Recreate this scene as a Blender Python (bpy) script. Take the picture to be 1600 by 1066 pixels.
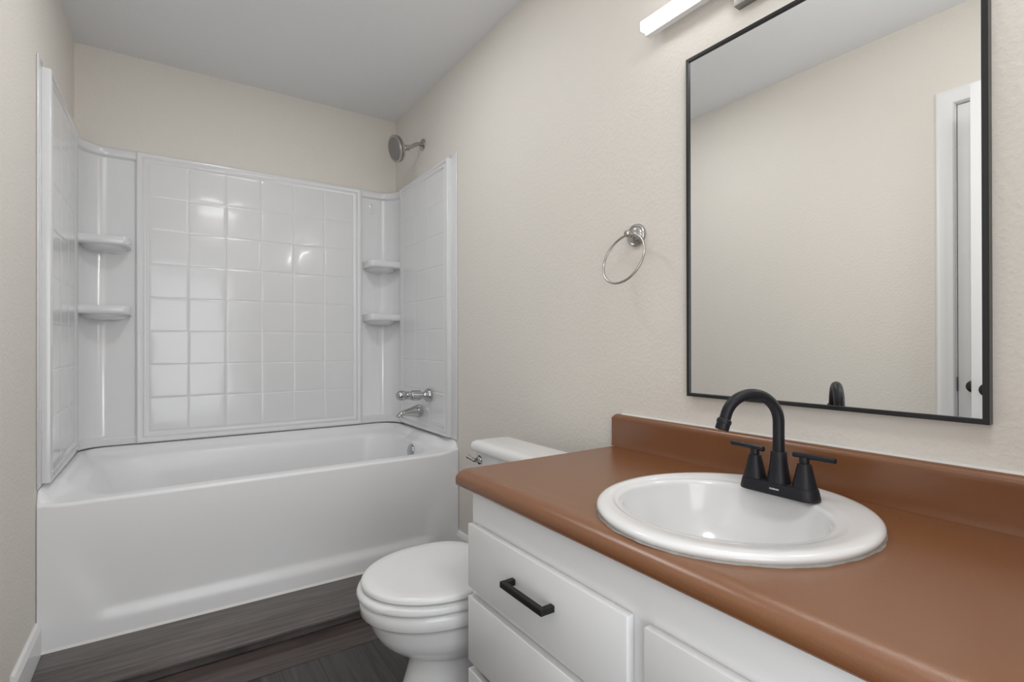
import bpy, bmesh, math, random
from mathutils import Vector, Matrix
R = math.radians
for o in list(bpy.data.objects): bpy.data.objects.remove(o)
C = bpy.context.scene.collection
random.seed(4)

# ------------------------------------------------------------------ camera
cam_d = bpy.data.cameras.new('camera')
cam = bpy.data.objects.new('camera', cam_d); C.objects.link(cam)
F_PX, YAW, PITCH, ROLL, CYP = 802.38, 0.59109, 0.0021, -0.0020, 537.0
cam_d.sensor_fit = 'HORIZONTAL'; cam_d.sensor_width = 36.0
cam_d.lens = F_PX / 1600 * 36.0
cam_d.shift_y = (CYP - 533) / 1600
cam_d.clip_start = 0.02; cam_d.clip_end = 60
fw = Vector((math.sin(YAW)*math.cos(PITCH), math.cos(YAW)*math.cos(PITCH), math.sin(PITCH)))
rt = Vector((math.cos(YAW), -math.sin(YAW), 0)); up = rt.cross(fw)
rt, up = rt*math.cos(ROLL)+up*math.sin(ROLL), -rt*math.sin(ROLL)+up*math.cos(ROLL)
mw = Matrix((rt, up, -fw)).transposed().to_4x4()
mw.translation = Vector((0.3562, 0.0, 1.0306))
cam.matrix_world = mw
bpy.context.scene.camera = cam

# ------------------------------------------------------------------ world, lights, exposure
sc = bpy.context.scene
sc.view_settings.view_transform = 'Standard'; sc.view_settings.look = 'None'
sc.view_settings.gamma = 1.0; sc.view_settings.use_curve_mapping = False
sc.view_settings.exposure = 0.14
w = bpy.data.worlds.new('world'); sc.world = w; w.use_nodes = True
bg = w.node_tree.nodes['Background']
bg.inputs[0].default_value = (0.95, 0.97, 1.0, 1); bg.inputs[1].default_value = 1.0

def area(name, loc, target, sx, sy, power, col=(1, 1, 1)):
    d = bpy.data.lights.new(name, 'AREA'); d.shape = 'RECTANGLE'; d.size = sx; d.size_y = sy
    d.energy = power; d.color = col
    o = bpy.data.objects.new(name, d); C.objects.link(o)
    o.location = loc
    o.rotation_euler = (Vector(target)-Vector(loc)).to_track_quat('-Z', 'Y').to_euler()
    return o
# added fill light in the unseen hall, shining in through the doorway
area('hall_fill', (0.55, -0.75, 1.05), (0.65, 1.6, 1.75), 1.3, 1.7, 15, (0.97, 0.985, 1.0))
# invented overhead source without a fixture, brightens the tub end
area('overhead_fill', (0.775, 1.85, 2.42), (0.775, 1.85, 0), 0.26, 0.26, 5.4, (0.97, 0.985, 1.0))
area('entry_fill', (0.80, 0.10, 2.40), (0.80, 0.10, 0), 0.34, 0.34, 5.0, (0.97, 0.985, 1.0))  # also an added fill without a fixture, above the entry
DIFFUSER_STRENGTH = 4.6; BAR_POWER = 4.2

# ------------------------------------------------------------------ materials
def mat(name, col, rough=0.5, metal=0.0, coat=0.0, bump=None, spec=None, emit=None, var=None, tint=None):
    m = bpy.data.materials.new(name); m.use_nodes = True
    nt = m.node_tree; b = nt.nodes['Principled BSDF']
    b.inputs['Base Color'].default_value = (*col, 1)
    b.inputs['Roughness'].default_value = rough; b.inputs['Metallic'].default_value = metal
    b.inputs['Coat Weight'].default_value = coat; b.inputs['Coat Roughness'].default_value = 0.06
    if spec is not None: b.inputs['Specular IOR Level'].default_value = spec
    tc = nt.nodes.new('ShaderNodeTexCoord')
    if var:                       # (scale, amount) broad tonal variation of the material itself
        n = nt.nodes.new('ShaderNodeTexNoise'); n.inputs['Scale'].default_value = var[0]; n.inputs['Detail'].default_value = 4
        nt.links.new(tc.outputs['Object'], n.inputs['Vector'])
        mx = nt.nodes.new('ShaderNodeMixRGB'); mx.inputs[1].default_value = (*col, 1)
        mx.inputs[2].default_value = (*[c*(1-var[1]) for c in col], 1)
        nt.links.new(n.outputs['Fac'], mx.inputs[0]); nt.links.new(mx.outputs[0], b.inputs['Base Color'])
    if bump:                      # (scale, distance, detail, low, high)
        n = nt.nodes.new('ShaderNodeTexNoise'); n.inputs['Scale'].default_value = bump[0]; n.inputs['Detail'].default_value = bump[2]
        nt.links.new(tc.outputs['Object'], n.inputs['Vector'])
        rp = nt.nodes.new('ShaderNodeMapRange'); rp.interpolation_type = 'SMOOTHSTEP'
        rp.inputs[1].default_value = bump[3]; rp.inputs[2].default_value = bump[4]
        nt.links.new(n.outputs['Fac'], rp.inputs[0])
        bp = nt.nodes.new('ShaderNodeBump'); bp.inputs['Distance'].default_value = bump[1]; bp.inputs['Strength'].default_value = 1
        nt.links.new(rp.outputs[0], bp.inputs['Height']); nt.links.new(bp.outputs[0], b.inputs['Normal'])
    if emit:
        b.inputs['Emission Color'].default_value = (*emit[0], 1); b.inputs['Emission Strength'].default_value = emit[1]
    return m

M_wall = mat('beige_wall_paint', (0.78, 0.742, 0.685), 0.55, bump=(95, 0.0005, 3, 0.35, 0.7), spec=0.3, var=(3, 0.02))
M_ceil = mat('ceiling_paint', (0.84, 0.845, 0.86), 0.8, bump=(60, 0.0004, 2, 0.4, 0.7), spec=0.2)
M_trim = mat('white_trim_paint', (0.86, 0.86, 0.865), 0.35)
M_acryl = mat('white_acrylic', (0.77, 0.775, 0.785), 0.16, coat=0.25)
M_tub = mat('white_tub_enamel', (0.88, 0.885, 0.90), 0.32, coat=0.1)
M_porc = mat('white_porcelain', (0.80, 0.80, 0.80), 0.17, coat=0.35)
M_seat = mat('white_seat_plastic', (0.80, 0.80, 0.80), 0.22)
M_cab = mat('white_cabinet_paint', (0.80, 0.80, 0.80), 0.38)
M_counter = mat('brown_laminate', (0.215, 0.082, 0.028), 0.27, spec=0.95, bump=(700, 0.00006, 2, 0.3, 0.7), var=(8, 0.06))
M_black = mat('matte_black_metal', (0.009, 0.009, 0.010), 0.5, spec=0.3)
M_bronze = mat('dark_bronze_metal', (0.010, 0.010, 0.014), 0.40, spec=0.35)
M_frame = mat('black_frame_metal', (0.014, 0.014, 0.015), 0.3)
M_chrome = mat('polished_chrome', (0.50, 0.50, 0.51), 0.09, metal=1)
M_nickel = mat('brushed_nickel', (0.47, 0.455, 0.43), 0.27, metal=1)
M_plate = mat('wall_plate_nickel', (0.27, 0.26, 0.245), 0.33, metal=1)
M_mirror = mat('mirror_silver', (0.95, 0.955, 0.95), 0.0, metal=1)
M_dark = mat('dark_gap', (0.05, 0.05, 0.05), 0.8)
M_rubber = mat('nozzle_grey', (0.20, 0.19, 0.185), 0.5)
M_caulk = mat('grey_caulk', (0.42, 0.41, 0.38), 0.5, var=(60, 0.5))
M_caulkw = mat('white_caulk', (0.74, 0.73, 0.71), 0.4)
M_diff = mat('lit_white_diffuser', (0.9, 0.9, 0.9), 0.3, emit=((1.0, 0.97, 0.93), DIFFUSER_STRENGTH))
M_letter = mat('white_lettering', (0.7, 0.7, 0.72), 0.5)
M_knob = mat('dark_bronze_knob', (0.05, 0.048, 0.045), 0.3, metal=0.6)

def wood(name, axis, c_dark, c_light, rough=0.42, planks=None, seed=0.0):
    """wood-look vinyl; grain runs along axis 'X' or 'Y'; planks=(length, width) adds the seams"""
    m = bpy.data.materials.new(name); m.use_nodes = True; nt = m.node_tree; b = nt.nodes['Principled BSDF']
    L = nt.links.new
    tc = nt.nodes.new('ShaderNodeTexCoord'); mp = nt.nodes.new('ShaderNodeMapping')
    mp.inputs['Location'].default_value = (seed, seed*0.37, 0)
    if axis == 'Y': mp.inputs['Rotation'].default_value = (0, 0, R(90))
    L(tc.outputs['Object'], mp.inputs['Vector'])
    vec = mp.outputs[0]; br = None
    if planks:
        br = nt.nodes.new('ShaderNodeTexBrick'); br.offset = 0.37; br.inputs['Scale'].default_value = 1
        br.inputs['Brick Width'].default_value = planks[0]; br.inputs['Row Height'].default_value = planks[1]
        br.inputs['Mortar Size'].default_value = 0.0016; br.inputs['Mortar Smooth'].default_value = 0.2
        br.inputs['Color1'].default_value = (0, 0, 0, 1); br.inputs['Color2'].default_value = (1, 1, 1, 1)
        br.inputs['Mortar'].default_value = (0.5, 0.5, 0.5, 1)
        L(vec, br.inputs['Vector'])
        off = nt.nodes.new('ShaderNodeVectorMath'); off.operation = 'MULTIPLY_ADD'
        off.inputs[1].default_value = (3.1, 7.7, 0); L(br.outputs['Color'], off.inputs[0]); L(vec, off.inputs[2]); gvec = off.outputs[0]
    else: gvec = vec
    st = nt.nodes.new('ShaderNodeVectorMath'); st.operation = 'MULTIPLY'; st.inputs[1].default_value = (1.6, 26, 1); L(gvec, st.inputs[0])
    n1 = nt.nodes.new('ShaderNodeTexNoise'); n1.inputs['Scale'].default_value = 1.5; n1.inputs['Detail'].default_value = 7
    n1.inputs['Roughness'].default_value = 0.62; n1.inputs['Distortion'].default_value = 0.6; L(st.outputs[0], n1.inputs['Vector'])
    st2 = nt.nodes.new('ShaderNodeVectorMath'); st2.operation = 'MULTIPLY'; st2.inputs[1].default_value = (6, 170, 1); L(gvec, st2.inputs[0])
    n2 = nt.nodes.new('ShaderNodeTexNoise'); n2.inputs['Scale'].default_value = 1; n2.inputs['Detail'].default_value = 3; L(st2.outputs[0], n2.inputs['Vector'])
    mixf = nt.nodes.new('ShaderNodeMath'); mixf.operation = 'MULTIPLY_ADD'; mixf.inputs[1].default_value = 0.35; L(n2.outputs['Fac'], mixf.inputs[0])
    sub = nt.nodes.new('ShaderNodeMath'); sub.operation = 'SUBTRACT'; sub.inputs[1].default_value = 0.17; L(n1.outputs['Fac'], sub.inputs[0]); L(sub.outputs[0], mixf.inputs[2])
    cr = nt.nodes.new('ShaderNodeValToRGB'); cr.color_ramp.elements[0].position = 0.30; cr.color_ramp.elements[1].position = 0.72
    cr.color_ramp.elements[0].color = (*c_dark, 1); cr.color_ramp.elements[1].color = (*c_light, 1)
    e = cr.color_ramp.elements.new(0.5); e.color = (*[0.5*(a+b_)*0.98 for a, b_ in zip(c_dark, c_light)], 1)
    L(mixf.outputs[0], cr.inputs[0]); col = cr.outputs[0]
    if planks:
        tone = nt.nodes.new('ShaderNodeMixRGB'); tone.blend_type = 'MULTIPLY'; tone.inputs[0].default_value = 1
        ml = nt.nodes.new('ShaderNodeMapRange'); ml.inputs[3].default_value = 0.72; ml.inputs[4].default_value = 1.25; L(br.outputs['Color'], ml.inputs[0])
        L(col, tone.inputs[1]); L(ml.outputs[0], tone.inputs[2])
        mo = nt.nodes.new('ShaderNodeMixRGB'); mo.inputs[2].default_value = (0.008, 0.007, 0.007, 1)
        L(br.outputs['Fac'], mo.inputs[0]); L(tone.outputs[0], mo.inputs[1]); col = mo.outputs[0]
    L(col, b.inputs['Base Color']); b.inputs['Roughness'].default_value = rough
    bp = nt.nodes.new('ShaderNodeBump'); bp.inputs['Distance'].default_value = 0.0006; bp.inputs['Strength'].default_value = 0.6
    L(mixf.outputs[0], bp.inputs['Height']); L(bp.outputs[0], b.inputs['Normal'])
    return m
M_floor = wood('dark_grey_vinyl_planks', 'Y', (0.013, 0.012, 0.012), (0.065, 0.058, 0.058), planks=(1.2, 0.178), seed=0.31)
M_plankx = wood('brown_grey_vinyl_plank', 'X', (0.030, 0.022, 0.020), (0.115, 0.086, 0.080), seed=2.3)
M_step = wood('grey_brown_step_plank', 'X', (0.050, 0.043, 0.040), (0.175, 0.155, 0.148), seed=5.1)

# ------------------------------------------------------------------ mesh helpers
class MB:
    def __init__(s): s.bm = bmesh.new()
    def box(s, x0, x1, y0, y1, z0, z1, bev=0.0, seg=2):
        x0, x1 = min(x0, x1), max(x0, x1); y0, y1 = min(y0, y1), max(y0, y1); z0, z1 = min(z0, z1), max(z0, z1)
        t = bmesh.new(); bmesh.ops.create_cube(t, size=1)
        for v in t.verts:
            v.co = Vector((x0+(v.co.x+.5)*(x1-x0), y0+(v.co.y+.5)*(y1-y0), z0+(v.co.z+.5)*(z1-z0)))
        if bev: bmesh.ops.bevel(t, geom=t.edges[:], offset=bev, segments=seg, profile=0.5, affect='EDGES')
        s.merge(t); return s
    def merge(s, t):
        me = bpy.data.meshes.new('tmp'); t.to_mesh(me); t.free(); s.bm.from_mesh(me); bpy.data.meshes.remove(me)
    def loops(s, loops, close=True, cap0=False, cap1=False):
        bm = s.bm; rings = [[bm.verts.new(Vector(p)) for p in lp] for lp in loops]
        for a, b in zip(rings, rings[1:]):
            n = len(a)
            for i in range(n if close else n-1):
                j = (i+1) % n
                try: bm.faces.new((a[i], a[j], b[j], b[i]))
                except ValueError: pass
        if cap0: bm.faces.new(rings[0][::-1])
        if cap1: bm.faces.new(rings[-1])
        return s
    def lathe(s, prof, origin, axis, n=32, cap0=True, cap1=True, sx=1.0):
        """prof = [(radius, distance along axis)]"""
        ax = Vector(axis).normalized(); q = ax.to_track_quat('Z', 'Y')
        u = q @ Vector((1, 0, 0)); v = q @ Vector((0, 1, 0)); o = Vector(origin)
        ls = [[o + ax*h + (u*math.cos(2*math.pi*k/n)*sx + v*math.sin(2*math.pi*k/n))*r for k in range(n)] for r, h in prof]
        return s.loops(ls, cap0=cap0, cap1=cap1)
    def tube(s, pts, r, n=16, cap=True, closed=False):
        pts = [Vector(p) for p in pts]; rs = r if isinstance(r, (list, tuple)) else [r]*len(pts)
        ls = []; prev = None; N = len(pts)
        for i, p in enumerate(pts):
            if closed: t = (pts[(i+1) % N]-pts[i-1]).normalized()
            else: t = (pts[min(i+1, N-1)]-pts[max(i-1, 0)]).normalized()
            if prev is None:
                a = Vector((0, 0, 1)) if abs(t.z) < .9 else Vector((1, 0, 0)); u = t.cross(a).normalized()
            else: u = (prev - t*prev.dot(t)).normalized()
            prev = u; v = t.cross(u)
            ls.append([p+(u*math.cos(2*math.pi*k/n)+v*math.sin(2*math.pi*k/n))*rs[i] for k in range(n)])
        if closed: ls.append(ls[0])
        s.loops(ls, cap0=cap and not closed, cap1=cap and not closed)
        if closed: bmesh.ops.remove_doubles(s.bm, verts=s.bm.verts[:], dist=1e-6)
        return s
    def prism(s, poly, axis, a, b):
        f = {'X': lambda p, h: (h, p[0], p[1]), 'Y': lambda p, h: (p[0], h, p[1]), 'Z': lambda p, h: (p[0], p[1], h)}[axis]
        return s.loops([[f(p, a) for p in poly], [f(p, b) for p in poly]], cap0=True, cap1=True)
    def build(s, name, m, parent=None, origin=None, angle=38, smooth=True):
        bm = s.bm; bmesh.ops.recalc_face_normals(bm, faces=bm.faces[:])
        me = bpy.data.meshes.new(name)
        if parent is not None:
            r = parent
            while r.parent is not None: r = r.parent
            off = r.location.copy()
        else: off = Vector(origin) if origin is not None else Vector((0, 0, 0))
        for v in bm.verts: v.co -= off
        bm.to_mesh(me); bm.free()
        me.polygons.foreach_set('use_smooth', [smooth]*len(me.polygons))
        if smooth: me.set_sharp_from_angle(angle=R(angle))
        me.materials.append(m)
        o = bpy.data.objects.new(name, me); C.objects.link(o)
        if parent is not None: o.parent = parent
        else: o.location = off
        return o

def thing(name, loc, label, cat, group=None):
    o = bpy.data.objects.new(name, None); o.empty_display_size = 0.05; C.objects.link(o); o.location = loc
    return tag(o, label, cat, group)
def tag(o, label=None, cat=None, group=None):
    if label: o['label'] = label
    if cat: o['category'] = cat
    if group: o['group'] = group
    return o
def struct(o, label=None):
    o['kind'] = 'structure'
    if label: o['label'] = label
    return o
def sm(a, b, x):
    t = max(0, min(1, (x-a)/(b-a))); return t*t*(3-2*t)
def rrect(x0, x1, y0, y1, r, k=10, m=12):
    """rounded rectangle outline (counter-clockwise), k points a corner, m a side"""
    P = []; cs = [(x1-r, y0+r, -90), (x1-r, y1-r, 0), (x0+r, y1-r, 90), (x0+r, y0+r, 180)]
    arcs = [[(cx+r*math.cos(R(a+90*i/(k-1))), cy+r*math.sin(R(a+90*i/(k-1)))) for i in range(k)] for cx, cy, a in cs]
    for i in range(4):
        P += arcs[i]; a = arcs[i][-1]; b = arcs[(i+1) % 4][0]
        P += [(a[0]+(b[0]-a[0])*j/m, a[1]+(b[1]-a[1])*j/m) for j in range(1, m)]
    return P

# ------------------------------------------------------------------ room dimensions (metres)
W = 1.55; YB = 3.088; YF = -0.16; ZC = 2.431; FZ = -0.018; T = 0.12
TUBY = 2.251                       # front of the tub
PB, PT = 0.558, 1.967              # surround panels bottom / top

struct(MB().box(-1.3, W+0.3, -2.0, YB+T, FZ-0.1, FZ).build('floor', M_floor), 'dark grey wood-look plank floor')
struct(MB().box(-0.1, W+0.1, YF-T, YB+T, ZC, ZC+0.1).build('ceiling', M_ceil), 'smooth grey painted ceiling')
struct(MB().box(W, W+T, YF-T, YB+T, FZ, ZC).build('wall_right', M_wall), 'beige textured wall behind mirror and toilet')
struct(MB().box(0, W, YB, YB+T, FZ, ZC).build('wall_back', M_wall), 'beige wall above the bathtub')
# left wall with the closet door opening (y 0.02 .. 0.737)
DY0, DY1, DZ = 0.02, 0.7425, 2.026
b = MB(); b.box(-T, 0, DY1, YB+T, FZ, ZC); b.box(-T, 0, YF-T, DY0, FZ, ZC); b.box(-T, 0, DY0, DY1, DZ, ZC)
struct(b.build('wall_left', M_wall), 'beige wall on the left')
# front wall (behind the camera) with the entry doorway
EX0, EX1 = 0.12, 0.93
b = MB(); b.box(0, EX0, YF-T, YF, FZ, ZC); b.box(EX1, W, YF-T, YF, FZ, ZC); b.box(EX0, EX1, YF-T, YF, 2.05, ZC)
struct(b.build('wall_front', M_wall), 'beige wall with the entry doorway')

# baseboards
def baseboard(name, xw, d, y0, y1, top, lab):
    prof = [(xw, FZ), (xw+d*0.014, FZ), (xw+d*0.014, top-0.022), (xw+d*0.011, top-0.012), (xw+d*0.008, top-0.004), (xw+d*0.004, top), (xw, top)]
    return struct(MB().prism(prof, 'Y', y0, y1).build(name, M_trim, angle=14), lab)
baseboard('baseboard_left', 0, 1, 1.925, TUBY-0.001, 0.128, 'white baseboard at the foot of the left wall')
baseboard('baseboard_right', W, -1, 1.115, TUBY-0.001, 0.118, 'white baseboard beside the toilet')

# plank laid crosswise in front of the step (part of the flooring)
struct(MB().box(0.0, W, 1.79, 1.955, FZ, FZ+0.0012).build('trim_1', M_plankx), 'single brown-grey floor plank laid crosswise below the step')

# raised plank step along the tub
st = thing('wood_step', (W/2, 2.1, FZ), 'low grey-brown wood-look plank step running along the foot of the bathtub', 'step')
MB().box(0.0145, W-0.0145, 1.967, TUBY-0.001, FZ, 0.0085).build('riser', M_step, st)
MB().box(0.0145, W-0.0145, 1.953, TUBY-0.001, 0.009, 0.022, 0.003, 3).build('tread', M_step, st)

# ------------------------------------------------------------------ bathtub
def tub():
    org = (W/2, 2.66, FZ)
    t = thing('bathtub', org, 'white alcove bathtub with recessed apron below the tile-pattern surround', 'bathtub')
    X0, X1, Y1 = 0.001, W-0.001, YB-0.001
    def zblend(y, x, zf, zd):
        # the deck along the walls stands higher than the front rim
        k = sm(TUBY+0.015, TUBY+0.20, y); kx = max(1-sm(0, 0.07, x), sm(W-0.10, W-0.005, x)); kx *= 0.30*(0.35+0.65*sm(W*0.5, W, x))
        ke = (1-sm(.004, .040, min(x, W-x)))*sm(TUBY-.001, TUBY+.028, y)
        return zf+(zd-zf)*max(k, kx, ke)
    # (inset left, right, back, front, corner radius, z front, z deck)
    spec = [(0, 0, 0, 0, .004, .4935, .546),
            (0, 0, 0, .0008, .005, .4985, .552),
            (.002, .002, .002, .0030, .006, .5022, .553),
            (.012, .012, .012, .0065, .010, .5045, .553),
            (.034, .034, .034, .011, .015, .505, .552),
            (.046, .046, .052, .026, .03, .5048, .548),
            (.056, .054, .066, .038, .05, .5040, .532),
            (.066, .066, .078, .050, .07, .5035, .523),
            (.082, .080, .092, .060, .10, .5020, .517),
            (.098, .090, .104, .068, .13, .4985, .511),
            (.110, .097, .112, .074, .15, .4900, .500),
            (.122, .103, .118, .079, .16, .4700, .478),
            (.160, .112, .126, .086, .17, .400, .400),
            (.230, .125, .138, .098, .18, .280, .280),
            (.300, .140, .152, .112, .18, .170, .170),
            (.345, .160, .172, .132, .17, .115, .115),
            (.390, .195, .205, .165, .15, .092, .092),
            (.470, .270, .260, .220, .11, .086, .086)]
    ls = []
    for il, ir, ib, iff, r, zf, zd in spec:
        P = rrect(X0+il, X1-ir, TUBY+iff, Y1-ib, r, 12, 70)
        ls.append([(x, y, zblend(y, x, zf, zd)) for x, y in P])
    b = MB(); b.loops(ls, cap1=True)
    # apron: recessed panel that deepens towards the floor
    xs = sorted({round(x, 6) for x, y, z in ls[0] if y < TUBY+.0045}); nx, nz = len(xs)-1, 60; grid = []
    zf0 = {round(x, 6): z for x, y, z in ls[0] if y < TUBY+.0045}; yf0 = {round(x, 6): y for x, y, z in ls[0] if y < TUBY+.0045}
    for j in range(nz+1):
        row = []
        for i in range(nx+1):
            x = xs[i]; ztop = zf0[x]
            f = j/nz; z = FZ+0.04*0+ (ztop-FZ)*f
            xl = 0.065+0.105*(1-sm(.09, .40, z)); xr = W-0.055-0.10*(1-sm(.10, .40, z))
            k = sm(xl-0.045, xl+0.045, x)*(1-sm(xr-0.045, xr+0.045, x))
            dz = 1-sm(0.10, 0.46, z); k *= dz
            k *= sm(0.078, 0.128, z)
            row.append((x, yf0[x]+0.013*k, z))
        grid.append(row)
    b.loops(grid, close=False)
    # back and ends down to the floor, under the panels
    b.box(X0, X0+.004, TUBY+.01, Y1, FZ, .50); b.box(X1-.004, X1, TUBY+.01, Y1, FZ, .50)
    o = b.build('tub_body', M_tub, t, angle=60)
    # bead of caulk where apron meets the step
    MB().prism([(TUBY-.006, .0222), (TUBY-.0002, .0222), (TUBY-.0002, .031)], 'X', 0.014, W-.014).build('caulk_line', M_caulkw, t)
    # overflow plate on the right inner end
    ovx = 1.439
    ov = MB().lathe([(.0, .011), (.016, .011), (.030, .007), (.036, .001), (.037, -.004), (.036, -.006)], (ovx-.001, 2.59, .462), (-1, 0, .10), 32, cap0=False).build('overflow_plate', M_chrome, t)
    MB().lathe([(.034, 0), (.034, .004), (.026, .007), (.0, .007)], (1.18, 2.60, .086), (0, 0, 1), 28, cap1=False).build('drain', M_chrome, t)
tub()

# ------------------------------------------------------------------ shower surround
def panel_molding(b, to3, u0, u1, v0, v1, h, cols, rows, gu0, gu1, gv0, gv1, jitter=0.00025):
    """moulded panel: bead frame, then a field of raised pillowed tiles. to3(u, v, height)"""
    prof = [(0, -h), (0, -.004), (.0012, -.0012), (.004, 0), (.011, 0), (.015, -.0012), (.019, -.0042), (.023, -.0048),
            (.027, -.0028), (.031, -.0010), (.035, -.0012), (.039, -.0040), (.043, -.0070)]
    A = (u0, u1, v0, v1); B = (gu0-.001, gu1+.001, gv0-.001, gv1+.001)
    ins = prof[-1][0]
    loops = []
    for d, hh in prof:
        loops.append([to3(u0+d, v0+d, hh), to3(u1-d, v0+d, hh), to3(u1-d, v1-d, hh), to3(u0+d, v1-d, hh)])
    g = -.0072
    loops.append([to3(gu0, gv0, g), to3(gu1, gv0, g), to3(gu1, gv1, g), to3(gu0, gv1, g)])
    b.loops(loops)
    du = (gu1-gu0)/cols; dv = (gv1-gv0)/rows
    for i in range(cols):
        for j in range(rows):
            a0, a1 = gu0+du*i, gu0+du*(i+1); c0, c1 = gv0+dv*j, gv0+dv*(j+1)
            tu = random.uniform(-1, 1)*jitter; tv = random.uniform(-1, 1)*jitter
            lo = []
            for d, hh in ((0, g), (.0010, g+.0001), (.0022, g+.0005), (.0036, g+.0010), (.0055, g+.0013), (.012, g+.0014), (.05, g+.0015)):
                q = []
                rr = min(.010, max(.0005, d*1.2))
                for (u, v) in rrect(a0+d, a1-d, c0+d, c1-d, rr, 4, 3):
                    k = sm(.003, .0095, d)
                    q.append(to3(u, v, hh + k*(tu*(u-(a0+a1)/2)/(du/2)+tv*(v-(c0+c1)/2)/(dv/2))))
                lo.append(q)
            lo[0] = [to3(min(max(u, a0), a1), min(max(v, c0), c1), g) for (u, v) in rrect(a0, a1, c0, c1, .0005, 4, 3)]
            b.loops(lo, cap1=True)

def surround():
    t = thing('shower_surround', (W/2, 2.7, PB), 'white tile-pattern plastic shower surround on three walls above the bathtub', 'shower surround')
    # back panel
    yp = 3.058
    b = MB(); panel_molding(b, lambda u, v, h: (u, yp-h, v), .232, 1.325, PB, PT, .028, 6, 8, .280, 1.274, .608, 1.922, .0005)
    b.build('back_panel', M_acryl, t, angle=50)
    # side panels (raised field) with a thin flange towards the room
    for side in (0, 1):
        f = (lambda u, v, h: (.030+h, u, v)) if side == 0 else (lambda u, v, h: (W-.030-h, u, v))
        b = MB(); panel_molding(b, f, 2.318, 2.952, PB+.008, PT+.004, .028, 3, 8, 2.366, 2.906, .618, 1.930, .0002)
        xa, xb = (0.0005, .006) if side == 0 else (W-.006, W-.0005)
        b.box(xa, xb, 2.260, 2.33, PB+.001, PT+.024, .0025, 2)
        b.build('side_panel', M_acryl, t, angle=50)
    # corner columns: concave shell with a thick cap, a thick foot and two moulded shelves
    for side in (0, 1):
        mx = (lambda x: x) if side == 0 else (lambda x: W-x)
        def plan(off, inner=False):
            # from the side panel edge round to the back panel edge, 'off' = how far the face stands into the tub
            xs, ye, xe, yb = .016+off, 2.948, .233, YB-.012-off
            r = .105-off*0.4; P = [(xs, ye)]
            P.append((xs, yb-r))
            for i in range(1, 13):
                a = R(180-90*i/12); P.append((xs+r+r*math.cos(a), yb-r+r*math.sin(a)))
            P.append((xe, yb)); return P
        b = MB()
        zs = [(PB+.001, .006), (PB+.030, .010), (PB+.036, .0095), (PB+.041, .004), (PB+.046, 0), (PT-.052, 0), (PT-.046, .002), (PT-.042, .009), (PT-.036, .0125), (PT-.012, .0135), (PT-.004, .011), (PT+.0, .006), (PT, -.010)]
        b.loops([[(mx(x), y, z) for x, y in plan(o)] for z, o in zs], close=False)
        col = b.build('corner_column', M_acryl, t, angle=45)
        for zt in (1.530, 1.213):
            b = MB()
            P0 = plan(.001)
            xa, xb_, yb2 = .018, .214, YB-.013
            def outl(sc_, yf):
                # shelf outline: straight front edge, rounded outer corner, back following the column
                q = [(xa, yf), (xb_-.022*1, yf)] if False else []
                q.append((xa, yf))
                for i in range(7):
                    a = R(-90+90*i/6); q.append((xb_*sc_-.030+.030*math.cos(a), yf+.030+.030*math.sin(a)))
                q.append((xb_*sc_, yb2)); 
                for p in P0[::-1][1:-1]:
                    if p[0] < xb_*sc_-.002: q.append(p)
                return q
            n = None; L = []
            for z, d, s_ in ((zt, .006, 1), (zt, .002, 1), (zt-.004, 0, 1), (zt-.030, .001, 1), (zt-.036, .004, 1), (zt-.040, .012, 1)):
                L.append([(mx(x), y, z) for x, y in outl(s_, 2.945+d)])
            b.loops(L, cap0=True, cap1=True)
            # curved bracket under the shelf
            L = []
            for z, k in ((zt-.0398, 1.0), (zt-.046, .97), (zt-.053, .88), (zt-.059, .72), (zt-.063, .45)):
                pts = []
                for i in range(13):
                    a = R(180*i/12); pts.append((mx(.112-.088*k*math.cos(a)), YB-.014-.118*k*math.sin(a)**.8, z))
                L.append(pts)
            b.loops(L, cap0=True, cap1=True)
            b.build('shelf', M_acryl, col, angle=45)
        if side == 1:   # small oval boss near the cap
            b = MB(); pts = [(1.392+.012*math.cos(a), YB-.0125, 1.862+.030*math.sin(a)) for a in [2*math.pi*i/28 for i in range(28)]]
            b.tube(pts, .0042, 8, closed=True); b.build('oval_boss', M_acryl, col)
surround()

# ------------------------------------------------------------------ shower fittings
def shower_head():
    o = Vector((W, 2.672, 2.155))
    t = thing('shower', o, 'round brushed nickel shower head on a bent arm above the surround', 'shower head')
    MB().lathe([(.033, .0005), (.033, .003), (.029, .008), (.018, .012), (.0115, .014)], o, (-1, 0, 0), 32).build('flange', M_nickel, t)
    pts = [o+Vector((-.002, 0, 0)), o+Vector((-.025, 0, -.001)), o+Vector((-.042, 0, -.007)), o+Vector((-.058, 0, -.017)), o+Vector((-.086, 0, -.036))]
    MB().tube(pts, .0105, 16).build('arm', M_nickel, t)
    j = o+Vector((-.084, 0, -.0345)); ax = Vector((-1, -.06, -.30)).normalized()
    MB().lathe([(.0135, 0), (.0155, .002), (.0155, .012), (.013, .015), (.015, .019), (.017, .026), (.015, .033), (.011, .037)], j, ax, 24).build('ball_joint', M_nickel, t)
    h = j+ax*.034
    hd = MB().lathe([(.012, -.002), (.016, .004), (.022, .012), (.040, .018), (.060, .024), (.068, .030), (.0705, .036), (.0695, .040), (.066, .0415), (.0665, .0435), (.071, .046), (.072, .052), (.070, .057), (.064, .059), (.060, .057)], h, ax, 48).build('head', M_nickel, t)
    MB().lathe([(.0605, .0555), (.0595, .0585), (.045, .0600), (.0, .0605)], h, ax, 40, cap1=False).build('spray_face', M_rubber, hd)
    MB().lathe([(.0672, .0402), (.0672, .0438)], h, ax, 48).build('groove_band', M_dark, hd)
shower_head()

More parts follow.
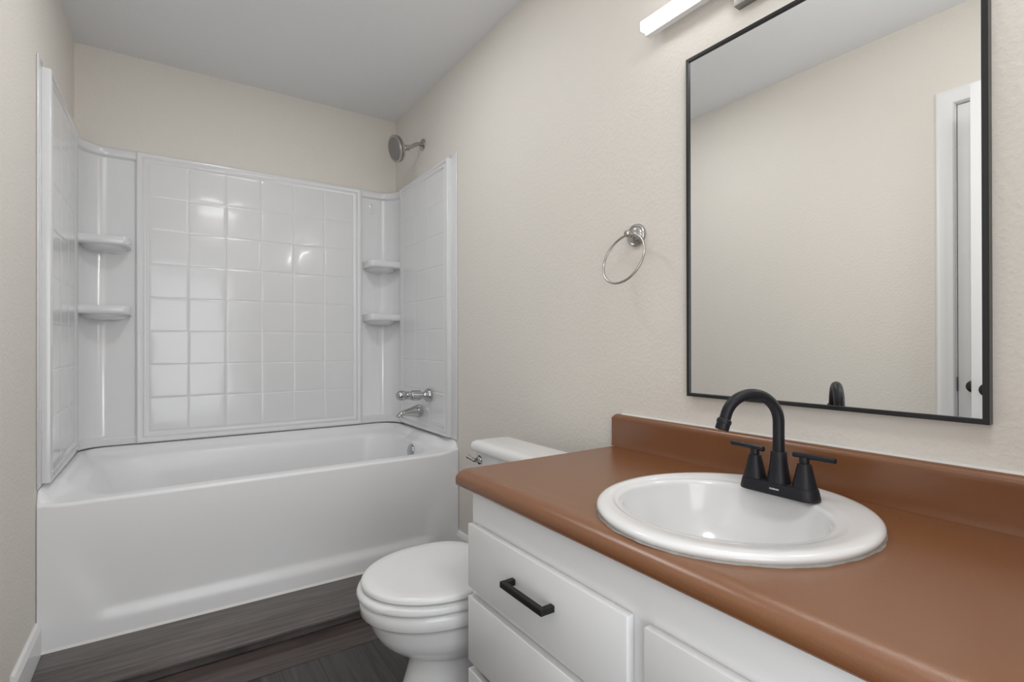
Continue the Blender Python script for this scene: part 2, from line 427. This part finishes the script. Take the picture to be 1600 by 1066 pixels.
def valve():
    o = Vector((W-.037, 2.528, .762))
    t = thing('shower_valve', o, 'chrome single-knob shower valve on the right surround wall, above the spout', 'valve')
    a = Vector((-1, 0, .04))
    MB().lathe([(.036, .0), (.036, .004), (.030, .012), (.020, .022), (.0165, .034), (.0165, .044)], o, a, 32).build('flange', M_chrome, t)
    # fluted collar
    b = MB(); ax = a.normalized(); q = ax.to_track_quat('Z', 'Y'); n = 48
    def fl(r, h, d):
        return [o+ax*h+q @ Vector((math.cos(2*math.pi*k/n), math.sin(2*math.pi*k/n), 0))*(r-d*(0.5-0.5*math.cos(8*2*math.pi*k/n))) for k in range(n)]
    b.loops([fl(.017, .040, 0), fl(.0245, .044, .002), fl(.0265, .050, .005), fl(.0265, .092, .005), fl(.024, .097, .002), fl(.015, .099, 0)], cap0=True, cap1=True)
    b.build('collar', M_chrome, t)
    MB().lathe([(.0185, .095), (.021, .101), (.021, .126), (.019, .130)], o, a, 32).build('stem', M_chrome, t)
    MB().lathe([(.019, .126), (.0225, .130), (.0250, .136), (.0265, .146), (.0255, .160), (.022, .170), (.014, .177), (.0, .180)], o, a, 32, cap1=False).build('knob', M_chrome, t)
valve()

def spout():
    o = Vector((W-.037, 2.640, .668))
    t = thing('tub_spout', o, 'short chrome tub spout on the right surround wall, below the valve', 'spout')
    b = MB(); L = []
    # (x distance, half width, z top, z bottom)
    for d, hw, zt, zb in ((0, .026, .032, -.036), (.006, .0275, .033, -.038), (.020, .027, .031, -.036), (.038, .024, .024, -.030), (.065, .021, .016, -.026), (.090, .0195, .009, -.024), (.108, .018, .003, -.024), (.122, .0165, -.006, -.027), (.130, .014, -.016, -.030)):
        c = (zt+zb)/2; hh = (zt-zb)/2
        L.append([(o.x-d, o.y+hw*math.copysign(abs(math.cos(x))**.75, math.cos(x)), o.z+c+hh*math.copysign(abs(math.sin(x))**.75, math.sin(x))) for x in [2*math.pi*k/28 for k in range(28)]])
    b.loops(L, cap0=True, cap1=True); body = b.build('spout_body', M_chrome, t)
    MB().lathe([(.012, 0), (.0125, -.008), (.010, -.010)], o+Vector((-.112, 0, -.022)), (0, 0, 1), 20).build('outlet', M_chrome, t)
spout()

# ------------------------------------------------------------------ toilet
def toilet():
    YC = 1.365
    t = thing('toilet', (1.15, YC, FZ), 'white two-piece toilet with closed seat between the bathtub and vanity', 'toilet')
    def egg(xf, xb, hw, z, n=48, xm=None, sq=1.0):
        xm = xf+(xb-xf)*.56 if xm is None else xm; P = []
        for k in range(n):
            a = 2*math.pi*k/n; c, s_ = math.cos(a), math.sin(a)
            if c > 0: cc = math.copysign(abs(c)**sq, c); ss = math.copysign(abs(s_)**sq, s_)
            else: cc, ss = c, s_
            P.append((xm+(xb-xm if c > 0 else xm-xf)*cc, YC+hw*ss, z))
        return P
    # bowl and pedestal: one china piece
    S = [(.850, 1.12, .13, .360, 1), (.800, 1.20, .176, .366, .9), (.789, 1.22, .184, .358, .85), (.787, 1.225, .186, .352, .85),
         (.789, 1.225, .186, .326, .85), (.795, 1.223, .182, .320, .85), (.806, 1.222, .174, .314, .85), (.812, 1.222, .171, .300, .85),
         (.822, 1.222, .167, .270, .85), (.840, 1.222, .156, .235, .85), (.866, 1.222, .140, .205, .85), (.900, 1.222, .121, .180, .85),
         (.925, 1.23, .108, .168, .75), (.932, 1.24, .104, .155, .7), (.922, 1.26, .106, .110, .65), (.900, 1.30, .112, .05, .6), (.885, 1.33, .120, .010, .6), (.880, 1.335, .122, FZ, .6)]
    S = [(a, b_, hw+.003, z-.022*sm(.12, .30, z)-.007*sm(.30, .345, z), q) for a, b_, hw, z, q in S]
    b = MB(); b.loops([egg(xf, xb, hw, z, sq=q) for xf, xb, hw, z, q in S], cap0=True, cap1=True)
    b.box(1.14, 1.42, YC-.115, YC+.115, .20, .350, .02, 3)      # rear deck under the tank
    b.box(1.20, 1.40, YC-.085, YC+.085, FZ, .22, .02, 3)
    b.build('bowl', M_porc, t, angle=55)
    MB().loops([egg(.790, 1.18, .184, .3390), egg(.783, 1.185, .191, .3415), egg(.780, 1.185, .194, .3500), egg(.783, 1.185, .1915, .3590), egg(.796, 1.18, .179, .3642)], cap0=True, cap1=True).build('seat', M_seat, t, angle=50)
    MB().loops([egg(.806, 1.185, .174, .3680, sq=.72), egg(.7925, 1.19, .186, .3700, sq=.72), egg(.792, 1.19, .1865, .3770, sq=.72), egg(.795, 1.188, .184, .3820, sq=.72), egg(.803, 1.18, .177, .3848, sq=.72), egg(.83, 1.15, .15, .3862, sq=.8), egg(.90, 1.07, .08, .3868, sq=.9)], cap0=True, cap1=True).build('seat_lid', M_seat, t, angle=50)
    MB().box(1.192, 1.215, YC-.10, YC+.10, .335, .372, .006, 2).build('hinge', M_seat, t)
    # tank, slightly tapering to the bottom
    L = []
    for z, dx, dy in ((.350, .030, .035), (.362, .018, .022), (.40, .012, .016), (.60, .002, .003), (.652, 0, 0)):
        L.append([(x, y, z) for x, y in rrect(1.278+dx, 1.424, 1.19+dy, YC+.256-dy, .022, 6, 3)])
    b = MB(); b.loops(L, cap0=True, cap1=True); b.build('tank', M_porc, t, angle=50)
    L = []
    for z, i in ((.6525, .004), (.6535, 0), (.658, -.003), (.674, -.001), (.682, .004), (.686, .012), (.6875, .03)):
        L.append([(x, y, z) for x, y in rrect(1.262+i, 1.432-i, 1.176+i, YC+.268-i, .026, 6, 3)])
    b = MB(); b.loops(L, cap0=True, cap1=True); b.build('tank_lid', M_porc, t, angle=50)
    yl = 1.583; zl = .621
    lv = MB().lathe([(.0165, 0), (.0165, .004), (.013, .009), (.009, .012), (.007, .022)], (1.2805, yl, zl), (-1, 0, 0), 24).build('flush_lever', M_chrome, t)
    MB().tube([(1.259, yl, zl), (1.254, yl+.006, zl+.003), (1.247, yl+.016, zl+.009), (1.243, yl+.024, zl+.013)], [.007, .0055, .006, .0075], 12).build('lever_arm', M_chrome, lv)
toilet()

# ------------------------------------------------------------------ vanity cabinet
CT = .711; CL = 1.166; CE = YF+.002
def cabinet():
    cy1 = 1.112
    t = thing('vanity_cabinet', (1.26, .5, FZ), 'white painted vanity cabinet under the brown countertop', 'cabinet')
    xf = .985
    b = MB(); b.box(xf+.0201, W-.001, cy1-.016, cy1, .07, .672); b.box(xf+.0201, W-.001, CE, CE+.016, .07, .672)
    b.box(xf+.0201, W-.001, .5575, .5735, .086, .50); b.box(xf+.0201, W-.001, CE+.0161, cy1-.0161, .07, .086); b.box(W-.007, W-.001, CE+.0161, cy1-.0161, .0861, .50)
    b.box(xf+.05, W-.001, CE, cy1, FZ, .0699)
    b.build('carcass', M_cab, t)
    b = MB()
    b.box(xf, xf+.02, .5655-.028, .5655+.028, .07, .672); b.box(xf, xf+.02, cy1-.045, cy1, .07, .672); b.box(xf, xf+.02, CE, CE+.05, .07, .672)
    for z0, z1 in ((.585, .672), (.415, .45), (.07, .11)): b.box(xf+.0001, xf+.0199, CE, cy1, z0, z1)
    b.build('face_frame', M_cab, t)
    def front(name, y0, y1, z0, z1):
        return MB().box(.967, xf-.0005, y0, y1, z0, z1, .0022, 2).build(name, M_cab, t)
    d = front('drawer', .582, 1.106, .441, .594)
    hb = MB(); hx = .934; hz0, hz1 = .5215, .5345
    hb.box(hx, hx+.012, .766, .910, hz0, hz1, .001, 1); hb.box(hx+.0121, .9668, .766, .778, hz0, hz1, .001, 1); hb.box(hx+.0121, .9668, .898, .910, hz0, hz1, .001, 1)
    tag(hb.build('handle', M_black, d), 'square black bar handle')
    front('drawer', .582, 1.106, .26, .418); front('drawer', .582, 1.106, .08, .240)
    front('false_drawer_front', .03, .547, .441, .594)
    front('door', .292, .547, .08, .418); front('door', .03, .286, .08, .418)
cabinet()

# ------------------------------------------------------------------ countertop with post-formed nose, backsplash
SX, SY = 1.246, .582           # sink centre
def counter():
    t = thing('countertop', (1.26, .5, .672), 'brown laminate vanity countertop with rounded front edge', 'countertop')
    nose = [(1.03, .673), (.985, .673), (.972, .673), (.967, .675), (.965, .680), (.965, .690)]
    for i in range(1, 10):
        a = R(90*i/9); nose.append((1.000-.035*math.cos(a), .690+.0215*math.sin(a)))
    nose += [(1.012, .7113), (1.022, .7108), (1.035, CT)]
    # top is a sheet with an oval cut-out, so build the slab as boundary + hole
    b = MB()
    yy = [CL, CE]
    b.loops([[(x, y, z) for x, z in nose] for y in (CL, CL-.002, CE)], close=False)
    b.bm.faces.new([b.bm.verts.new((x, CL, z)) for x, z in nose]+[b.bm.verts.new((W-.001, CL, CT))])
    b.bm.faces.new([b.bm.verts.new((x, CE, z)) for x, z in nose]+[b.bm.verts.new((W-.001, CE, CT))])
    n = 96; hole = []; outer = []
    x0, x1, y0, y1 = 1.035, W-.001, CE, CL
    ca, cb = .20, .205
    hc = (1.250, .595)
    for k in range(n):
        a = 2*math.pi*k/n; c, s_ = math.cos(a), math.sin(a)
        hole.append((hc[0]+ca*c, hc[1]+cb*s_, CT))
        tx = ((x1-hc[0])/c if c > 1e-9 else (x0-hc[0])/c if c < -1e-9 else 1e9)
        ty = ((y1-hc[1])/s_ if s_ > 1e-9 else (y0-hc[1])/s_ if s_ < -1e-9 else 1e9)
        tt = min(tx, ty); outer.append((hc[0]+tt*c, hc[1]+tt*s_, CT))
    # put exact corners in
    for cx_, cy_ in ((x0, y0), (x0, y1), (x1, y0), (x1, y1)):
        i = min(range(n), key=lambda k: (outer[k][0]-cx_)**2+(outer[k][1]-cy_)**2); outer[i] = (cx_, cy_, CT)
    b.loops([outer, hole, [(x, y, CT-.03) for x, y, z in hole]])
    bmesh.ops.remove_doubles(b.bm, verts=b.bm.verts[:], dist=1e-5)
    b.build('worktop', M_counter, t, angle=50)
    # backsplash, with its rounded top
    P = [(W-.001, CT+.0002), (W-.024, CT+.0002), (W-.0225, .720), (W-.022, .730), (W-.022, .790)]
    for i in range(1, 8):
        a = R(90*i/7); P.append((W-.010-.014*math.cos(a)+0.0, .794+.0165*math.sin(a)))
    P += [(W-.001, .8105)]
    L = [[(x, CE, z) for x, z in P]]; rr = .013
    for i in range(0, 9):
        a = R(90*i/8); y = 1.1785-rr+rr*math.sin(a); zc = .8105-rr+rr*math.cos(a)
        L.append([(x, y, z if z < .797 else .797+(z-.797)*(zc-.797)/(.8105-.797)) for x, z in P])
    MB().loops(L, cap0=True, cap1=True).build('backsplash', M_counter, t, angle=40)
    MB().prism([(W-.0006, .8105), (W-.010, .8106), (W-.0006, .8145)], 'Y', CE, 1.150).build('caulk_bead', M_caulkw, t)
counter()

# ------------------------------------------------------------------ sink
def sink():
    t = thing('sink', (SX, SY, CT), 'white oval drop-in sink set in the brown countertop', 'sink')
    n = 96
    def el(cx, cy, a, b_, z): return [(cx+a*math.cos(2*math.pi*k/n), cy+b_*math.sin(2*math.pi*k/n), z) for k in range(n)]
    ix, iy = 1.236, .600
    S = [(SX, SY, .252, .232, CT+.0005), (SX, SY, .2575, .2372, CT+.0035), (SX, SY, .2600, .2395, CT+.008), (SX, SY, .2597, .2392, CT+.0115), (SX, SY, .2565, .236, CT+.0148), (SX, SY, .251, .2305, CT+.0165)]
    E0 = (SX, SY, .244, .2235); E1 = (ix, iy, .188, .197)
    for i in range(0, 13):
        u = i/12; q = u*u*(3-2*u)
        S.append(tuple(a+(b_-a)*u for a, b_ in zip(E0, E1))+(CT+.0168-.0034*sm(0, .8, u)-.0030*sm(.6, 1, u),))
    for i in range(1, 7):
        a = R(90*i/6); dr = .013*math.sin(a)
        S.append((ix, iy, .188-dr, .197-dr, CT+.0104-.014*(1-math.cos(a))))
    S += [(ix, iy, .170, .179, CT-.020), (ix, iy, .163, .172, CT-.040), (ix, iy, .152, .161, CT-.065), (ix, iy, .136, .145, CT-.090), (ix, iy, .112, .120, CT-.114), (ix, iy, .084, .090, CT-.131), (ix, iy, .052, .056, CT-.142), (ix, iy, .024, .024, CT-.147)]
    L = [el(*s_) for s_ in S]
    L.append(el(ix, iy, .024, .024, CT-.155))
    b = MB(); b.loops(L); basin = b.build('basin', M_porc, t, angle=70)
    MB().loops([el(ix, iy, .0235, .0235, CT-.1475), el(ix, iy, .021, .021, CT-.145), el(ix, iy, .018, .018, CT-.149), el(ix, iy, .002, .002, CT-.149)], cap1=True).build('drain', M_bronze, t)
    # uneven bead of old caulk round the rim
    rnd = random.Random(3); L = []; ph = [rnd.random()*6 for _ in range(4)]
    def wob(a): return .0008*math.sin(9*a+ph[0])+.0007*math.sin(23*a+ph[1])+.0004*math.sin(51*a+ph[2])
    m = 240
    for da, z in ((-.003, CT+.0042), (-.0004, CT+.0024), (.0012, CT+.0001)):
        L.append([(SX+(.2595+da+(wob(2*math.pi*k/m) if da > 0 else 0))*math.cos(2*math.pi*k/m), SY+(.2392+da+(wob(2*math.pi*k/m) if da > 0 else 0))*math.sin(2*math.pi*k/m), z) for k in range(m)])
    MB().loops(L).build('caulk_bead', M_caulk, t, angle=80)
sink()

# ------------------------------------------------------------------ faucet
def faucet():
    fx, fy = 1.402, .573; fz = CT+.0145
    t = thing('faucet', (fx, fy, fz), 'matte black two-handle faucet with high arc spout on the sink', 'faucet')
    L = []
    def cap_(hl, hw, z):
        P = []; n = 40
        for k in range(n):
            a = 2*math.pi*k/n; c, s_ = math.cos(a), math.sin(a)
            P.append((fx+hw*c, fy+math.copysign(hl-hw, s_)+hw*s_, z))
        return P
    for hl, hw, z in ((.0800, .0270, fz-.0012), (.0805, .0275, fz+.001), (.0800, .0270, fz+.004), (.0765, .0235, fz+.019), (.0757, .0227, fz+.021), (.0735, .0205, fz+.022)):
        L.append(cap_(hl, hw, z))
    plate = MB().loops(L, cap0=True, cap1=True).build('base_plate', M_bronze, t, angle=40)
    zt = fz+.0216
    # spout: flared foot, straight neck, high arc swung to the left, aerator
    sp = MB()
    sp.lathe([(.0228, 0), (.0222, .004), (.0198, .018), (.0172, .034), (.0156, .050), (.0150, .0625), (.0142, .0635)], (fx, fy, zt), (0, 0, 1), 36)
    dirv = Vector((-.866, .5, 0)).normalized(); rr = .0568; zc_ = .8710
    P = [Vector((fx, fy, zt+.05)), Vector((fx, fy, zc_-.04)), Vector((fx, fy, zc_-.015))]
    for i in range(0, 25):
        a = R(166*i/24); P.append(Vector((fx, fy, zc_))+dirv*(rr-rr*math.cos(a))+Vector((0, 0, rr*math.sin(a))))
    P.append(P[-1]+(P[-1]-P[-2]).normalized()*.010)
    sp.tube(P, .0112, 20)
    spo = sp.build('spout', M_bronze, t, angle=40)
    e = P[-1]; td = (P[-1]-P[-2]).normalized()
    MB().lathe([(.0118, -.003), (.0140, -.001), (.0146, .003), (.0146, .006), (.0134, .007), (.0136, .019), (.0126, .021), (.0105, .0212)], e, td, 28).build('aerator', M_bronze, spo)
    for s_, lev in ((1, ((.0, .055), (-.020, -.020))), (-1, None)):
        hy = fy+s_*.0515
        b = MB().lathe([(.0225, 0), (.0220, .003), (.0195, .014), (.0160, .030), (.0128, .044), (.0120, .0475), (.0088, .048), (.0090, .050), (.0090, .0585), (.0080, .060)], (fx, hy, zt), (0, 0, 1), 36)
        h = b.build('handle', M_bronze, t, angle=40)
        zl = zt+.0625
        d = Vector((.18, 1, 0)).normalized() if s_ > 0 else Vector((.02, 1, 0)).normalized()
        a0, a1 = (-.022, .062) if s_ > 0 else (-.058, .022)
        MB().tube([Vector((fx, hy, zl))+d*a0, Vector((fx, hy, zl))+d*(a0+.001), Vector((fx, hy, zl))+d*(a1-.001), Vector((fx, hy, zl))+d*a1], [.0045, .0056, .0056, .0045], 16).build('lever', M_bronze, h)
    # lettering on the front of the base plate
    cu = bpy.data.curves.new('lettering', 'FONT'); cu.body = 'HURRAN'; cu.size = .0046; cu.extrude = .0002
    cu.align_x = 'CENTER'; cu.align_y = 'CENTER'; cu.space_character = 1.05; cu.offset = 0.00012
    tmp = bpy.data.objects.new('tmp_text', cu); C.objects.link(tmp)
    dg = bpy.context.evaluated_depsgraph_get(); me = bpy.data.meshes.new_from_object(tmp.evaluated_get(dg))
    bpy.data.objects.remove(tmp)
    o = bpy.data.objects.new('lettering', me); C.objects.link(o); me.materials.clear(); me.materials.append(M_letter)
    xr = Vector((0, -1, 0)); yu = Vector((.227, 0, .974)).normalized(); nn = xr.cross(yu)
    m = Matrix((xr, yu, nn)).transposed().to_4x4(); m.translation = Vector((fx-.0256, fy-.004, fz+.0112))
    me.transform(Matrix.Translation(-Vector((fx, fy, fz))) @ m); o.parent = plate
faucet()

# ------------------------------------------------------------------ mirror
def mirror():
    y0, y1, z0, z1 = .276, .897, .890, 1.806; fw_ = .0095; xf = 1.530; xg = 1.5345
    t = thing('wall_mirror', (W-.001, (y0+y1)/2, z0), 'large rectangular mirror with thin black metal frame above the backsplash', 'mirror')
    b = MB(); L = []
    for x, d in ((W-.001, 0), (xf+.001, 0), (xf, .001), (xf, fw_-.001), (xf+.0008, fw_), (xg+.002, fw_), (W-.001, fw_)):
        L.append([(x, y0+d, z0+d), (x, y1-d, z0+d), (x, y1-d, z1-d), (x, y0+d, z1-d)])
    L.append(L[0]); b.loops(L); bmesh.ops.remove_doubles(b.bm, verts=b.bm.verts[:], dist=1e-6)
    b.build('frame', M_frame, t, angle=30)
    MB().box(xg, W-.002, y0+fw_+.0002, y1-fw_-.0002, z0+fw_+.0002, z1-fw_-.0002).build('mirror_glass', M_mirror, t)
mirror()

# ------------------------------------------------------------------ towel ring
def towel_ring():
    o = Vector((W, 1.090, 1.364))
    t = thing('towel_ring', o, 'brushed nickel towel ring on a round rosette, mounted left of the mirror', 'towel ring')
    MB().lathe([(.0345, .0005), (.0350, .004), (.0335, .009), (.0285, .0115), (.0265, .0105), (.0255, .012), (.0210, .0155), (.0140, .018), (.0095, .022), (.0080, .027), (.0078, .032)], o, (-1, 0, 0), 40).build('rosette', M_nickel, t, angle=50)
    c = o+Vector((-.039, 0, .0))
    b = MB(); b.lathe([(.0, -.013), (.006, -.0125), (.0098, -.009), (.0118, -.003), (.0118, .003), (.0098, .009), (.006, .0125), (.0, .013)], c, (-1, .0, 0), 28, cap0=False, cap1=False)
    b.build('post_knob', M_nickel, t)
    rr = .079; dn = Vector((-.050, 0, -.150)).normalized(); top = c+Vector((-.003, -.006, -.003))
    cc = top+dn*rr
    pts = [cc+rr*(dn*math.cos(a)+Vector((0, 1, 0))*math.sin(a)) for a in [2*math.pi*i/72 for i in range(72)]]
    MB().tube(pts, .0036, 12, closed=True).build('ring', M_nickel, t)
towel_ring()

# ------------------------------------------------------------------ vanity light
def vanity_light():
    yc = .586
    t = thing('vanity_light', (W, yc, 1.93), 'long slim lit bar light on brushed nickel plate above the mirror', 'wall lamp')
    MB().box(1.527, W-.0005, yc-.165, yc+.165, 1.869, 1.99, .0015, 2).build('wall_plate', M_plate, t)
    MB().box(1.5085, 1.5268, yc-.434, yc+.434, 1.9245, 1.966, .0008, 1).build('housing', M_trim, t)
    MB().box(1.487, 1.5083, yc-.435, yc+.435, 1.932, 1.960, .004, 3).build('diffuser', M_diff, t)
    l = area('bar_light_glow', (1.4865, yc, 1.946), (0.6, yc, 1.80), .85, .024, BAR_POWER, (1.0, 0.985, 0.96))
    l.rotation_euler = Matrix(((0, 0.0, 1), (1, 0, 0), (0, 1, 0))).to_3x3().to_euler()
vanity_light()

# ------------------------------------------------------------------ doors (seen in the mirror)
def doors():
    b = MB()
    casing = [(0.0, 0), (.010, 0), (.016, .008), (.018, .02), (.014, .034), (.017, .046), (.017, .058), (.011, .063), (0, .063)]
    # casing: two legs and a head
    def leg(y, s_):
        return MB().prism([(x, y+s_*d) for x, d in casing], 'Z', FZ, DZ+.012+.0)
    b = MB(); L = []
    for x, d in casing:
        o = .001+.060-d; x = x+.0003
        L.append([(x, DY0-o, FZ), (x, DY0-o, DZ+o), (x, DY1+o, DZ+o), (x, DY1+o, FZ)])
    b.loops(L, close=False)
    # jamb lining
    b.box(-T+.001, .0005, DY1-.0045, DY1-.0002, FZ, DZ-.0002); b.box(-T+.001, .0005, DY0+.0002, DY0+.0145, FZ, DZ-.0002); b.box(-T+.001, .0005, DY0+.015, DY1-.005, DZ-.0045, DZ-.0002)
    struct(b.build('trim_2', M_trim), 'white casing round the closed door in the left wall')
    d = struct(MB().box(-.038, -.002, DY0+.0175, DY1-.0075, FZ+.008, DZ-.0075, .002, 2).build('door_1', M_trim), 'closed white door in the left wall, seen in the mirror')
    def knob(parent, x, y, z, s_):
        MB().lathe([(.026, 0), (.026, .004), (.012, .010), (.010, .026), (.020, .034), (.0265, .046), (.0245, .058), (.014, .065), (0, .066)], (x, y, z), (s_, 0, 0), 28, cap1=False).build('door_knob', M_knob, parent)
    knob(d, -.002, .672, .860, 1)
    MB().box(-.0015, .0040, DY1-.0072, DY1-.0047, .835, .893).build('strike_plate', M_knob, d)
    # entry door leaf, standing open along the left wall beside the camera
    e = struct(MB().box(.128, .163, YF+.01, .652, FZ+.008, DZ, .002, 2).build('door_2', M_trim), 'open white entry door leaf standing along the left wall')
    knob(e, .163, .592, .860, 1)
    MB().box(.134, .157, .6515, .6528, .835, .893).build('latch_plate', M_knob, e)
doors()
